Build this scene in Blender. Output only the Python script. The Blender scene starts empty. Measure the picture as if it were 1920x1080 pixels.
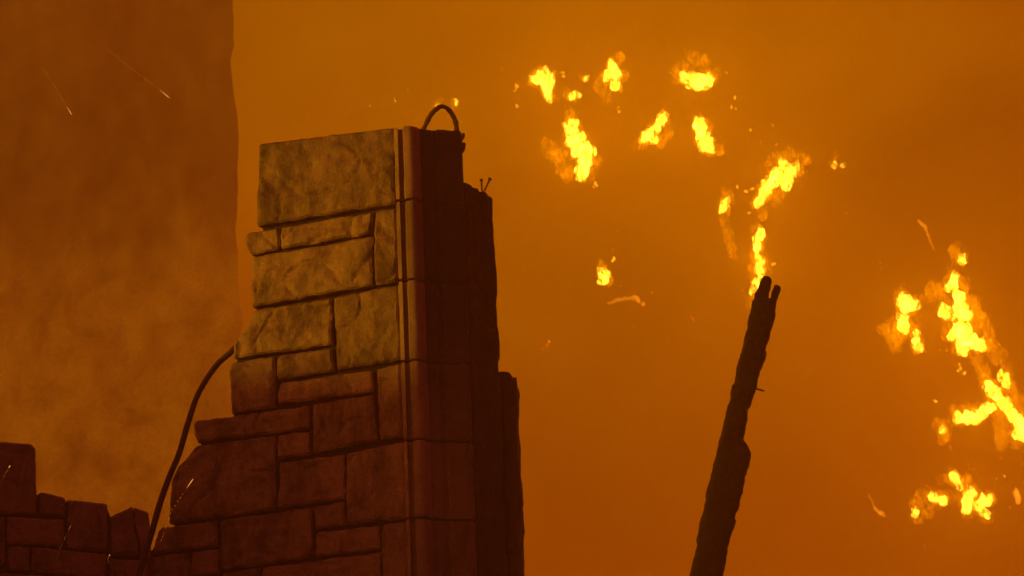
import bpy, bmesh, math, random
from mathutils import Vector, Matrix, noise
R = math.radians
random.seed(7)
sc = bpy.context.scene
COL = sc.collection

# ------------------------------------------------------------------ camera
W, H = 1920.0, 1080.0
PITCH, ROLL, HFOV = R(15.0), R(2.2), R(15.2)
CAM = Vector((0, 0, 1.7))
FOC = W / (2 * math.tan(HFOV / 2))
fwd = Vector((0, math.cos(PITCH), math.sin(PITCH)))
r0 = Vector((1, 0, 0)); u0 = r0.cross(fwd)
right = r0 * math.cos(ROLL) - u0 * math.sin(ROLL)
up = u0 * math.cos(ROLL) + r0 * math.sin(ROLL)
cam = bpy.data.cameras.new('camera')
cam.sensor_width = 36; cam.angle = HFOV
cam.clip_start = 0.1; cam.clip_end = 2000
cam.dof.use_dof = True; cam.dof.focus_distance = 19.5; cam.dof.aperture_fstop = 15.0
cam_o = bpy.data.objects.new('camera', cam); COL.objects.link(cam_o)
m3 = Matrix((right, up, -fwd)).transposed()
cam_o.matrix_world = Matrix.Translation(CAM) @ m3.to_4x4()
sc.camera = cam_o

# ------------------------------------------------------------------ render settings
sc.render.engine = 'CYCLES'
sc.cycles.use_denoising = True
sc.cycles.max_bounces = 6; sc.cycles.diffuse_bounces = 3; sc.cycles.glossy_bounces = 2
sc.cycles.volume_bounces = 1; sc.cycles.transparent_max_bounces = 24
sc.cycles.sample_clamp_indirect = 2.0
sc.cycles.use_adaptive_sampling = False
sc.view_settings.view_transform = 'Standard'; sc.view_settings.look = 'None'
sc.view_settings.exposure = 0.0; sc.view_settings.gamma = 1.0
sc.view_settings.use_curve_mapping = False

# ------------------------------------------------------------------ helpers
def ray(px, py):
    return (fwd + right * ((px - W / 2) / FOC) - up * ((py - H / 2) / FOC)).normalized()
def at(px, py, Y):
    d = ray(px, py); return CAM + d * (Y / d.y)
def on_plane(px, py, p0, n):
    d = ray(px, py); return CAM + d * ((p0 - CAM).dot(n) / d.dot(n))

# ------------------------------------------------------------------ world: fire-lit smoke at night
world = bpy.data.worlds.new('World'); sc.world = world; world.use_nodes = True
nt = world.node_tree; nt.nodes.clear()
N = nt.nodes.new; L = nt.links.new
out = N('ShaderNodeOutputWorld'); bg = N('ShaderNodeBackground'); L(bg.outputs[0], out.inputs[0])
tc = N('ShaderNodeTexCoord')
fire_dir = ray(1060, 150)
dot = N('ShaderNodeVectorMath'); dot.operation = 'DOT_PRODUCT'; dot.inputs[1].default_value = fire_dir
L(tc.outputs['Generated'], dot.inputs[0])
ramp = N('ShaderNodeValToRGB'); cr = ramp.color_ramp; cr.interpolation = 'EASE'
mr = N('ShaderNodeMapRange'); mr.inputs[1].default_value = -1; mr.inputs[2].default_value = 1
L(dot.outputs['Value'], mr.inputs[0])
nz = N('ShaderNodeTexNoise'); nz.inputs['Scale'].default_value = 5.5; nz.inputs['Detail'].default_value = 3.0
nz.inputs['Roughness'].default_value = 0.45; nz.inputs['Distortion'].default_value = 0.6
L(tc.outputs['Generated'], nz.inputs['Vector'])
cr.elements[0].position = 0.25; cr.elements[0].color = (0.088, 0.007, 0.032, 1)
cr.elements[1].position = 1.0; cr.elements[1].color = (0.46, 0.19, 0.0, 1)
e = cr.elements.new(0.60); e.color = (0.16, 0.009, 0.012, 1)
e = cr.elements.new(0.90); e.color = (0.35, 0.036, 0.0, 1)
e = cr.elements.new(0.9965); e.color = (0.41, 0.128, 0.0, 1)
L(mr.outputs[0], ramp.inputs[0])
mul = N('ShaderNodeMapRange'); mul.inputs[1].default_value = 0.3; mul.inputs[2].default_value = 0.7
mul.inputs[3].default_value = 0.68; mul.inputs[4].default_value = 1.24
L(nz.outputs['Fac'], mul.inputs[0]); 
nz2 = N('ShaderNodeTexNoise'); nz2.inputs['Scale'].default_value = 13.0; nz2.inputs['Detail'].default_value = 4.0; nz2.inputs['Distortion'].default_value = 1.2
L(tc.outputs['Generated'], nz2.inputs['Vector'])
m2 = N('ShaderNodeMapRange'); m2.inputs[1].default_value = 0.3; m2.inputs[2].default_value = 0.7; m2.inputs[3].default_value = 0.82; m2.inputs[4].default_value = 1.16
L(nz2.outputs['Fac'], m2.inputs[0])
mm_ = N('ShaderNodeMath'); mm_.operation = 'MULTIPLY'; L(mul.outputs[0], mm_.inputs[0]); L(m2.outputs[0], mm_.inputs[1]); L(mm_.outputs[0], bg.inputs['Strength'])
tint = N('ShaderNodeMix'); tint.data_type = 'RGBA'; tint.blend_type = 'MULTIPLY'; tint.inputs[7].default_value = (1.0, 0.72, 1.0, 1)
nz3 = N('ShaderNodeTexNoise'); nz3.inputs['Scale'].default_value = 8.0; nz3.inputs['Detail'].default_value = 2.0
mp3 = N('ShaderNodeMapping'); mp3.inputs['Location'].default_value = (3.7, 1.2, 8.4); L(tc.outputs['Generated'], mp3.inputs[0]); L(mp3.outputs[0], nz3.inputs['Vector'])
L(nz3.outputs['Fac'], tint.inputs[0]); L(ramp.outputs[0], tint.inputs[6]); L(tint.outputs[2], bg.inputs['Color'])

# ------------------------------------------------------------------ the one sun-like lamp: yellow glare raking in from the left
to_light = Vector((-0.945, -0.327, 0)).normalized()
LEL = R(7)
to_light = Vector((to_light.x * math.cos(LEL), to_light.y * math.cos(LEL), math.sin(LEL)))
sun = bpy.data.lights.new('sun', 'SUN'); sun.energy = 5.0; sun.angle = R(7.0); sun.color = (1.0, 0.50, 0.01)
sun_o = bpy.data.objects.new('sun', sun); COL.objects.link(sun_o)
sun_o.rotation_euler = to_light.to_track_quat('Z', 'Y').to_euler(); sun_o.location = (-20, -5, 15)

# ------------------------------------------------------------------ materials
def mat(name):
    m = bpy.data.materials.new(name); m.use_nodes = True
    t = m.node_tree; b = t.nodes['Principled BSDF']
    return m, t, b
def stone_material(name, c1, c2, soot_shade, sootamt=0.5, rough=0.6, bump=0.4, scale=1.0, offset=True, lo=0.46, hi=0.66):
    m, t, b = mat(name); n = t.nodes.new; l = t.links.new
    tcn = n('ShaderNodeTexCoord'); oi = n('ShaderNodeObjectInfo')
    add = n('ShaderNodeVectorMath'); add.operation = 'ADD'
    sc_ = n('ShaderNodeVectorMath'); sc_.operation = 'SCALE'; sc_.inputs[0].default_value = (37, 91, 53)
    l(oi.outputs['Random'], sc_.inputs['Scale']); gm = n('ShaderNodeNewGeometry'); l(tcn.outputs['Object'] if offset else gm.outputs['Position'], add.inputs[0])
    if offset: l(sc_.outputs[0], add.inputs[1])
    def nse(s, d, r=0.6, dist=0.0):
        k = n('ShaderNodeTexNoise'); k.inputs['Scale'].default_value = s * scale
        k.inputs['Detail'].default_value = d; k.inputs['Roughness'].default_value = r
        k.inputs['Distortion'].default_value = dist
        l(add.outputs[0], k.inputs['Vector']); return k
    a = nse(11, 8, 0.7, 0.1); f = nse(90, 5, 0.65); s = nse(5.5, 8, 0.72, 0.35)
    if offset:
        stm = n('ShaderNodeMapping'); stm.inputs['Scale'].default_value = (1.15, 1.15, .5); l(add.outputs[0], stm.inputs[0]); l(stm.outputs[0], s.inputs['Vector'])
    mix = n('ShaderNodeMix'); mix.data_type = 'RGBA'
    mix.inputs[6].default_value = (*c1, 1); mix.inputs[7].default_value = (*c2, 1)
    l(a.outputs['Fac'], mix.inputs[0])
    rp = n('ShaderNodeMapRange'); rp.inputs[1].default_value = lo; rp.inputs[2].default_value = hi
    rp.inputs[3].default_value = 0.0; rp.inputs[4].default_value = sootamt
    l(s.outputs['Fac'], rp.inputs[0])
    mx2 = n('ShaderNodeMix'); mx2.data_type = 'RGBA'; mx2.inputs[7].default_value = (*soot_shade, 1)
    l(rp.outputs[0], mx2.inputs[0]); l(mix.outputs[2], mx2.inputs[6])
    vr = n('ShaderNodeMapRange'); vr.inputs[3].default_value = 0.78; vr.inputs[4].default_value = 1.12
    l(oi.outputs['Random'], vr.inputs[0])
    fr = n('ShaderNodeMapRange'); fr.inputs[1].default_value = 0.3; fr.inputs[2].default_value = 0.7
    fr.inputs[3].default_value = 0.75; fr.inputs[4].default_value = 1.2; l(f.outputs['Fac'], fr.inputs[0])
    mm = n('ShaderNodeMath'); mm.operation = 'MULTIPLY'; l(vr.outputs[0], mm.inputs[0]); l(fr.outputs[0], mm.inputs[1])
    vs = n('ShaderNodeVectorMath'); vs.operation = 'SCALE'; l(mx2.outputs[2], vs.inputs[0]); l(mm.outputs[0], vs.inputs['Scale'])
    l(vs.outputs[0], b.inputs['Base Color'])
    rr = n('ShaderNodeMapRange'); rr.inputs[1].default_value = 0.35; rr.inputs[2].default_value = 0.65
    rr.inputs[3].default_value = rough - 0.22; rr.inputs[4].default_value = rough + 0.2
    l(a.outputs['Fac'], rr.inputs[0]); l(rr.outputs[0], b.inputs['Roughness'])
    bp = n('ShaderNodeBump'); bp.inputs['Strength'].default_value = bump; bp.inputs['Distance'].default_value = 0.012 / scale
    bm_ = n('ShaderNodeMath'); bm_.operation = 'ADD'; l(a.outputs['Fac'], bm_.inputs[0])
    fh = n('ShaderNodeMath'); fh.operation = 'MULTIPLY'; fh.inputs[1].default_value = 0.5; l(f.outputs['Fac'], fh.inputs[0])
    l(fh.outputs[0], bm_.inputs[1]); l(bm_.outputs[0], bp.inputs['Height']); l(bp.outputs[0], b.inputs['Normal'])
    return m
M = {}
M['stone'] = stone_material('limestone', (0.46, 0.335, 0.18), (0.29, 0.20, 0.10), (0.065, 0.04, 0.022), 0.78, 0.52, 0.8, 1.0, True, 0.46, 0.62)
M['jamb'] = stone_material('dressed_limestone', (0.45, 0.34, 0.20), (0.30, 0.225, 0.13), (0.10, 0.07, 0.045), 0.5, 0.5, 0.25)
M['mortar'] = stone_material('sooty_mortar', (0.055, 0.042, 0.03), (0.03, 0.024, 0.018), (0.015, 0.012, 0.01), 0.6, 0.85, 0.6)
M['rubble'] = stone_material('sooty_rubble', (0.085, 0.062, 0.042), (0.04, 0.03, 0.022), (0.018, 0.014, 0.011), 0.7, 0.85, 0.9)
M['tower'] = stone_material('tower_stone', (0.68, 0.53, 0.12), (0.47, 0.36, 0.08), (0.20, 0.15, 0.03), 0.8, 0.8, 0.2, 0.13, False, 0.46, 0.70)
M['ground'] = stone_material('ash_ground', (0.06, 0.05, 0.04), (0.03, 0.025, 0.02), (0.015, 0.013, 0.011), 0.6, 0.9, 0.5, 0.2)
def painted_height_tone(m, soot_shade, z_lo, z_hi, amt, wob=.5, nscale=1.2):
    # light and dark painted into the colour, darkening towards the top, with a ragged front
    t = m.node_tree; b = t.nodes['Principled BSDF']; n = t.nodes.new; l = t.links.new
    src = b.inputs['Base Color'].links[0].from_socket
    g_ = n('ShaderNodeNewGeometry'); sp_ = n('ShaderNodeSeparateXYZ'); l(g_.outputs['Position'], sp_.inputs[0])
    k = n('ShaderNodeTexNoise'); k.inputs['Scale'].default_value = nscale; k.inputs['Detail'].default_value = 5; k.inputs['Distortion'].default_value = .8
    l(g_.outputs['Position'], k.inputs['Vector'])
    w = n('ShaderNodeMath'); w.operation = 'MULTIPLY_ADD'; w.inputs[1].default_value = wob * (z_hi - z_lo) * 2; l(k.outputs['Fac'], w.inputs[0]); l(sp_.outputs['Z'], w.inputs[2])
    r_ = n('ShaderNodeMapRange'); r_.interpolation_type = 'SMOOTHSTEP'; off = wob * (z_hi - z_lo)
    r_.inputs[1].default_value = z_lo + off; r_.inputs[2].default_value = z_hi + off; r_.inputs[3].default_value = 0; r_.inputs[4].default_value = amt
    l(w.outputs[0], r_.inputs[0])
    mx = n('ShaderNodeMix'); mx.data_type = 'RGBA'; mx.inputs[7].default_value = (*soot_shade, 1); l(r_.outputs[0], mx.inputs[0]); l(src, mx.inputs[6]); l(mx.outputs[2], b.inputs['Base Color'])
M['reveal_shaded'] = stone_material('shaded_reveal_limestone', (0.26, 0.19, 0.115), (0.17, 0.125, 0.075), (0.05, 0.035, 0.024), 0.8, 0.6, 0.3)  # darker copy of the jamb stone: its unlit side painted into the colour
painted_height_tone(M['reveal_shaded'], (0.022, 0.016, 0.012), 5.6, 6.5, .95)  # near-black of the unlit splay painted in, heaviest at the top
painted_height_tone(M['tower'], (0.10, 0.08, 0.02), 30.5, 35.0, .8, .5, .15)  # paler lower part imitates denser haze, painted into the stone colour
def plain(name, col, rough=0.6, metal=0.0, noise_scale=40, bump=0.3):
    m, t, b = mat(name); n = t.nodes.new; l = t.links.new
    tcn = n('ShaderNodeTexCoord'); k = n('ShaderNodeTexNoise'); k.inputs['Scale'].default_value = noise_scale; k.inputs['Detail'].default_value = 4
    l(tcn.outputs['Object'], k.inputs['Vector'])
    mx = n('ShaderNodeMix'); mx.data_type = 'RGBA'; mx.inputs[6].default_value = (*[c * 0.55 for c in col], 1); mx.inputs[7].default_value = (*[c * 1.4 for c in col], 1)
    l(k.outputs['Fac'], mx.inputs[0]); l(mx.outputs[2], b.inputs['Base Color'])
    b.inputs['Roughness'].default_value = rough; b.inputs['Metallic'].default_value = metal
    bp = n('ShaderNodeBump'); bp.inputs['Strength'].default_value = bump; bp.inputs['Distance'].default_value = 0.01
    l(k.outputs['Fac'], bp.inputs['Height']); l(bp.outputs[0], b.inputs['Normal'])
    return m
M['iron'] = plain('rusted_iron', (0.16, 0.09, 0.06), 0.75, 0.1)
M['cable'] = plain('black_cable', (0.045, 0.035, 0.03), 0.6)
# charred wood: blocky alligator cracks
m, t, b = mat('charred_wood'); n = t.nodes.new; l = t.links.new
tcn = n('ShaderNodeTexCoord'); mp = n('ShaderNodeMapping'); mp.inputs['Scale'].default_value = (1, 1, 0.55); l(tcn.outputs['Object'], mp.inputs[0])
vo = n('ShaderNodeTexVoronoi'); vo.feature = 'DISTANCE_TO_EDGE'; vo.inputs['Scale'].default_value = 22; l(mp.outputs[0], vo.inputs['Vector'])
cr_ = n('ShaderNodeMapRange'); cr_.inputs[2].default_value = 0.12; l(vo.outputs['Distance'], cr_.inputs[0])
bp = n('ShaderNodeBump'); bp.inputs['Strength'].default_value = 0.25; bp.inputs['Distance'].default_value = 0.008; l(cr_.outputs[0], bp.inputs['Height']); l(bp.outputs[0], b.inputs['Normal'])
mx = n('ShaderNodeMix'); mx.data_type = 'RGBA'; mx.inputs[6].default_value = (0.006, 0.004, 0.004, 1); mx.inputs[7].default_value = (0.016, 0.011, 0.01, 1)
l(cr_.outputs[0], mx.inputs[0]); l(mx.outputs[2], b.inputs['Base Color']); b.inputs['Roughness'].default_value = 0.85; b.inputs['Specular IOR Level'].default_value = 0.15
M['char'] = m
def flame_material(name, col, k, ns=0.0, lo=0.4, hi=0.6, dist=0.8):
    m = bpy.data.materials.new(name); m.use_nodes = True; t = m.node_tree; t.nodes.clear()
    o = t.nodes.new('ShaderNodeOutputMaterial'); e = t.nodes.new('ShaderNodeEmission')
    e.inputs[0].default_value = (*col, 1); e.inputs[1].default_value = k
    if ns:
        g_ = t.nodes.new('ShaderNodeNewGeometry'); mp_ = t.nodes.new('ShaderNodeMapping'); mp_.inputs['Scale'].default_value = (1.1, 1.1, .55)
        t.links.new(g_.outputs['Position'], mp_.inputs[0])
        n_ = t.nodes.new('ShaderNodeTexNoise'); n_.inputs['Scale'].default_value = ns; n_.inputs['Detail'].default_value = 5
        n_.inputs['Roughness'].default_value = .62; n_.inputs['Distortion'].default_value = dist
        t.links.new(mp_.outputs[0], n_.inputs['Vector'])
        r_ = t.nodes.new('ShaderNodeMapRange'); r_.interpolation_type = 'SMOOTHSTEP'
        r_.inputs[1].default_value = lo; r_.inputs[2].default_value = hi; r_.inputs[3].default_value = 0; r_.inputs[4].default_value = k
        t.links.new(n_.outputs['Fac'], r_.inputs[0]); t.links.new(r_.outputs[0], e.inputs[1])
        m.cycles.volume_step_rate = 0.16
    t.links.new(e.outputs[0], o.inputs['Volume']); return m
M['core'] = flame_material('flame_core', (1.0, 0.52, 0.022), 85.0, 13.0, .45, .68, 1.6)
M['hot'] = flame_material('flame_heart', (1.0, 0.85, 0.25), 14.0)
M['outer'] = flame_material('flame_outer', (1.0, 0.28, 0.0), 30.0, 17.0, .51, .80, 1.6)
M['outer_thin'] = flame_material('flame_thin', (1.0, 0.28, 0.01), 10.0)
M['ember'] = flame_material('ember_glow', (1.0, 0.16, 0.004), 5.0)
def glow(name, col, k):
    m, t, b = mat(name); b.inputs['Base Color'].default_value = (0.02, 0.01, 0.01, 1)
    b.inputs['Emission Color'].default_value = (*col, 1); b.inputs['Emission Strength'].default_value = k; return m
M['spark'] = glow('spark_glow', (1.0, 0.36, 0.05), 0.9)
M['emberhot'] = flame_material('ember_hot', (1.0, 0.40, 0.01), 30.0)
M['emberred'] = flame_material('ember_red', (1.0, 0.12, 0.0), 14.0)
M['spark_dim'] = glow('spark_dim', (1.0, 0.26, 0.03), 0.42)

# ------------------------------------------------------------------ object helpers
def link(o, parent=None):
    COL.objects.link(o)
    if parent is not None: o.parent = parent
    return o
def tag(o, label=None, cat=None, group=None, kind=None):
    if label: o['label'] = label
    if cat: o['category'] = cat
    if group: o['group'] = group
    if kind: o['kind'] = kind
    return o
def empty(name, loc):
    o = bpy.data.objects.new(name, None); o.location = loc; o.empty_display_size = 0.3; COL.objects.link(o); return o
def absloc(p):
    v = Vector((0, 0, 0))
    while p is not None: v = v + Vector(p.location); p = p.parent
    return v
def mesh_obj(name, verts, faces, material, parent=None, smooth=True, origin=None, sharp=None):
    c = origin if origin is not None else sum((Vector(v) for v in verts), Vector()) / len(verts)
    me = bpy.data.meshes.new(name)
    me.from_pydata([tuple(Vector(v) - c) for v in verts], [], faces)
    bmx = bmesh.new(); bmx.from_mesh(me); bmesh.ops.recalc_face_normals(bmx, faces=bmx.faces); bmx.to_mesh(me); bmx.free()
    if smooth: me.shade_smooth()
    if sharp: me.set_sharp_from_angle(angle=R(sharp))
    me.materials.append(material)
    o = bpy.data.objects.new(name, me); o.location = c - absloc(parent)
    return link(o, parent)
def fbm(p, s, oct=4):
    return noise.fractal(Vector(p) * s, 1.0, 2.0, oct)
def lerp_poly(pts, t):
    if len(pts) == 1: return Vector(pts[0])
    ls = [0]
    for a, b in zip(pts, pts[1:]): ls.append(ls[-1] + (Vector(b) - Vector(a)).length)
    d = t * ls[-1]
    for i in range(len(pts) - 1):
        if d <= ls[i + 1] or i == len(pts) - 2:
            k = (d - ls[i]) / max(1e-9, ls[i + 1] - ls[i]); return Vector(pts[i]).lerp(Vector(pts[i + 1]), k)
def tube(name, pts, radii, material, parent=None, seg=8, flat=1.0, axis=None):
    verts, faces = [], []
    pts = [Vector(p) for p in pts]
    for i, p in enumerate(pts):
        t = (pts[min(i + 1, len(pts) - 1)] - pts[max(i - 1, 0)]).normalized()
        a = axis if axis is not None else Vector((0, 1, 0))
        x = t.cross(a).normalized(); y = x.cross(t).normalized()
        rr = radii[i] if isinstance(radii, (list, tuple)) else radii
        for k in range(seg):
            an = 2 * math.pi * k / seg
            verts.append(p + x * math.cos(an) * rr + y * math.sin(an) * rr * flat)
    for i in range(len(pts) - 1):
        for k in range(seg):
            faces.append((i * seg + k, i * seg + (k + 1) % seg, (i + 1) * seg + (k + 1) % seg, (i + 1) * seg + k))
    faces.append(tuple(range(seg))); faces.append(tuple((len(pts) - 1) * seg + k for k in range(seg)))
    return mesh_obj(name, verts, faces, material, parent)
def spline(pts, n):
    pts = [Vector(p) for p in pts]; P = [pts[0]] + pts + [pts[-1]]; res = []
    for i in range(1, len(P) - 2):
        for j in range(n):
            t = j / n; a, b, c, d = P[i - 1], P[i], P[i + 1], P[i + 2]
            res.append(0.5 * ((2 * b) + (c - a) * t + (2 * a - 5 * b + 4 * c - d) * t * t + (3 * b - a - 3 * c + d) * t ** 3))
    res.append(pts[-1]); return res
def slab(name, outline, back_vec, material, parent=None):
    n_ = len(outline); v = [Vector(p) for p in outline] + [Vector(p) + back_vec for p in outline]
    f = [tuple(range(n_)), tuple(range(2 * n_ - 1, n_ - 1, -1))] + [(i, (i + 1) % n_, n_ + (i + 1) % n_, n_ + i) for i in range(n_)]
    return mesh_obj(name, v, f, material, parent, smooth=False)
def box(name, lo, hi, material, parent=None):
    (x0, y0, z0), (x1, y1, z1) = lo, hi
    v = [(x0, y0, z0), (x1, y0, z0), (x1, y1, z0), (x0, y1, z0), (x0, y0, z1), (x1, y0, z1), (x1, y1, z1), (x0, y1, z1)]
    f = [(0, 3, 2, 1), (4, 5, 6, 7), (0, 1, 5, 4), (1, 2, 6, 5), (2, 3, 7, 6), (3, 0, 4, 7)]
    return mesh_obj(name, v, f, material, parent, smooth=False)

# ------------------------------------------------------------------ ground
g = 200.0; gv, gf = [], []
for j in range(41):
    for i in range(41):
        x, y = -g + 2 * g * i / 40, -g + 60 + 2 * g * j / 40
        gv.append((x, y, 0.0 if abs(x) < 30 and y < 90 else 0.3 * fbm((x, y, 0), 0.03)))
for j in range(40):
    for i in range(40):
        a = j * 41 + i; gf.append((a, a + 1, a + 42, a + 41))
gr = mesh_obj('ground', gv, gf, M['ground'], origin=Vector((0, 0, 0))); gr['kind'] = 'structure'

# ------------------------------------------------------------------ the ruined pier (front face turned 21.5 degrees, splayed jamb on its right)
PHI = R(21.5)
P0 = at(757, 460, 18.0)
nF = Vector((-math.sin(PHI), -math.cos(PHI), 0))                  # front face, towards the camera
tF = Vector((-math.cos(PHI), math.sin(PHI), 0))                   # along the face to the left
K = on_plane(287, 1010, P0, nF)                                   # inner corner with the low wall
PSI = R(22.0)
nL = Vector((math.sin(PSI), -math.cos(PSI), 0)); tL = Vector((-math.cos(PSI), -math.sin(PSI), 0))
pier = empty('ruined_stone_pier', (P0.x - 0.5, P0.y + 0.2, 0))
tag(pier, 'tall broken stone pier of squared blocks with a moulded right-hand edge', 'stone pier')
low = empty('broken_stone_wall', (K.x - 0.6, K.y - 0.1, 0))
tag(low, 'low broken stone wall with a ragged top at the bottom left', 'stone wall')

def jx(y_): return 740.5 + .033 * (y_ - 300)
def stone(left, rightp, p0, n, parent, name='stone', gap=3.0, rough=0.0105, depth=0.26, rnd=0.004, material=None, proud=0.0, rake=0.0):
    """left / rightp: joint-line polylines (pixels, top to bottom)"""
    cl = [on_plane(x, y, p0, n) for x, y in left]; crr = [on_plane(x, y, p0, n) for x, y in rightp]
    wd = (lerp_poly(cl, .5) - lerp_poly(crr, .5)).length; ht = (cl[0] - cl[-1]).length
    nu = max(7, min(46, int(wd / 0.011))); nv = max(7, min(40, int(ht / 0.011)))
    gp = gap * 0.0025
    seed = Vector((random.uniform(-50, 50), random.uniform(-50, 50), random.uniform(-50, 50)))
    tilt_u, tilt_v = random.uniform(-.007, .007), random.uniform(-.006, .006)
    ledge = random.uniform(0.15, 0.85); lsl = random.uniform(-.5, .5)
    verts = []; idx = {}
    for j in range(nv + 1):
        v = j / nv
        a, b = lerp_poly(cl, v), lerp_poly(crr, v); w_ = max(1e-4, (b - a).length)
        for i in range(nu + 1):
            u = i / nu
            uu = gp / w_ + u * (1 - 2 * gp / w_)
            vv = gp / ht + v * (1 - 2 * gp / ht)
            a2, b2 = lerp_poly(cl, vv), lerp_poly(crr, vv)
            p = a2.lerp(b2, uu)
            eu = min(u, 1 - u) * wd; ev = min(v, 1 - v) * ht
            # wavering outline
            if eu < 0.03 or ev < 0.03:
                k = fbm(p + seed, 14, 3) * 0.0055 + fbm(p + seed, 45, 2) * 0.002
                inp = ((a2.lerp(b2, .5)) - p); inp.normalize()
                cx = (1 if u < .5 else -1); 
                p = p + (b - a).normalized() * (cx * k * (eu < 0.03)) + Vector((0, 0, 1)) * ((-1 if v < .5 else 1) * k * (ev < 0.03))
            # rounded arrises; more at corners
            d = 0.0
            for q in (eu, ev):
                if q < rnd: d += rnd * (1 - math.sqrt(max(0, 1 - (1 - q / rnd) ** 2)))
            cd = math.hypot(max(0, 0.02 - eu), max(0, 0.02 - ev))
            if cd > 0.015: d += (cd - 0.015) * 0.8
            h = fbm(p + seed, 7, 4) * rough + fbm(p + seed, 26, 3) * rough * 0.5
            rd = 1 - abs(noise.noise((p + seed) * 5.0)); h -= max(0, rd - 0.9) * rough * 9
            # a broken ledge across some faces
            s_ = v - ledge - lsl * (u - .5) + 0.25 * noise.noise((p + seed) * 6)
            h += rake * (1 / (1 + math.exp(-s_ * 26)) - .5)
            verts.append(p + n * (proud + h - d + tilt_u * (u - .5) + tilt_v * (v - .5)))
            idx[(i, j)] = len(verts) - 1
    faces = [(idx[(i, j)], idx[(i + 1, j)], idx[(i + 1, j + 1)], idx[(i, j + 1)]) for j in range(nv) for i in range(nu)]
    ring = [(i, 0) for i in range(nu)] + [(nu, j) for j in range(nv)] + [(i, nv) for i in range(nu, 0, -1)] + [(0, j) for j in range(nv, 0, -1)]
    base = len(verts)
    for (i, j) in ring: verts.append(verts[idx[(i, j)]] - n * depth * (1 + 0.1 * noise.noise(seed + Vector((i, j, 0)))))
    m_ = len(ring)
    for k in range(m_):
        faces.append((idx[ring[k]], base + k, base + (k + 1) % m_, idx[ring[(k + 1) % m_]]))
    faces.append(tuple(base + k for k in range(m_)))
    return mesh_obj(name, verts, faces, material or M['stone'], parent, sharp=28)

def Q(tl, tr, br, bl): return ([tl, bl], [tr, br])
front = [
    # (left polyline, right polyline, rake)
    (*Q((480, 266), (753, 235), (760, 384), (481, 427)), 0.020),
    ([(463, 434), (456, 446), (457, 462), (469, 479)], [(524, 424), (524, 470)], 0.0),
    (*Q((524, 424), (699, 394), (699, 440), (524, 470)), 0.010),
    (*Q((699, 394), (760, 384), (765, 530), (702, 538)), 0.018),
    ([(467, 479), (468, 520), (471, 579)], [(699, 440), (702, 538)], 0.022),
    ([(471, 579), (455, 615), (437, 650), (436, 676)], [(622, 554), (624, 648)], 0.022),
    (*Q((622, 554), (765, 530), (769, 677), (628, 697)), 0.006),
    (*Q((517, 664), (624, 648), (628, 697), (518, 715)), 0.012),
    ([(430, 678), (428, 700), (431, 777)], [(515, 664), (517, 765)], 0.008),
    (*Q((518, 715), (700, 690), (700, 737), (518, 760)), 0.010),
    (*Q((702, 690), (770, 677), (774, 823), (709, 828)), 0.008),
    ([(372, 786), (361, 797), (362, 815), (368, 832)], [(580, 757), (580, 805)], 0.008),
    (*Q((581, 756), (700, 737), (708, 828), (584, 853)), 0.008),
    (*Q((517, 814), (580, 805), (583, 853), (518, 864)), 0.008),
    ([(367, 832), (330, 876), (317, 900), (314, 985)], [(516, 813), (519, 956)], 0.012),
    (*Q((519, 864), (645, 849), (646, 936), (519, 956)), 0.016),
    (*Q((645, 848), (774, 823), (777, 973), (649, 985)), 0.008),
    (*Q((586, 948), (646, 937), (649, 985), (588, 995)), 0.008),
    ([(300, 988), (292, 1000), (283, 1040)], [(407, 972), (409, 1026)], 0.008),
    (*Q((408, 972), (586, 948), (588, 1046), (411, 1072)), 0.012),
    (*Q((588, 995), (713, 982), (714, 1032), (588, 1046)), 0.008),
    (*Q((713, 982), (777, 973), (781, 1122), (716, 1131)), 0.020),
    (*Q((262, 1044), (355, 1033), (356, 1140), (262, 1152)), 0.008),
    (*Q((355, 1033), (410, 1026), (411, 1078), (356, 1086)), 0.006),
    (*Q((411, 1072), (488, 1061), (488, 1130), (411, 1140)), 0.008),
    (*Q((488, 1061), (714, 1032), (716, 1098), (488, 1128)), 0.012),
]
for l_, r_, rk in front:
    if r_[0][0] > 745: r_ = [(jx(q[1]), q[1]) for q in r_]
    stone(l_, r_, P0, nF, pier, rake=rk)
# more courses below the frame
y = 1134.0
for row in range(5):
    hgt = random.choice([95, 130, 150]); x = 262.0
    XE = jx(y)
    while x < XE - 8:
        w_ = min(random.uniform(90, 190), XE - x); w_ = XE - x if XE - x - w_ < 60 else w_
        sl = lambda xx: y - (xx - 500) * 0.14
        stone(*Q((x, sl(x)), (x + w_, sl(x + w_)), (x + w_, sl(x + w_) + hgt), (x, sl(x) + hgt)), P0, nF, pier, rake=0.01)
        x += w_
    y += hgt
# mortar core behind the front face
ol = [(485, 273), (742, 243), (769, 1122), (780, 1900), (272, 1900), (272, 1040), (304, 995), (322, 985), (325, 905), (337, 880), (372, 836), (372, 795), (432, 782), (438, 765), (436, 690),
      (444, 655), (476, 590), (476, 500), (472, 470), (466, 462), (466, 440), (488, 430)]
o3 = []
for (x, y_) in ol:
    p = on_plane(x, min(y_, 1700), P0, nF) - nF * 0.032
    if y_ >= 1900: p.z = 0.0
    o3.append(p)
slab('mortar_core', o3, -nF * 0.24, M['mortar'], pier)

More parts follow.
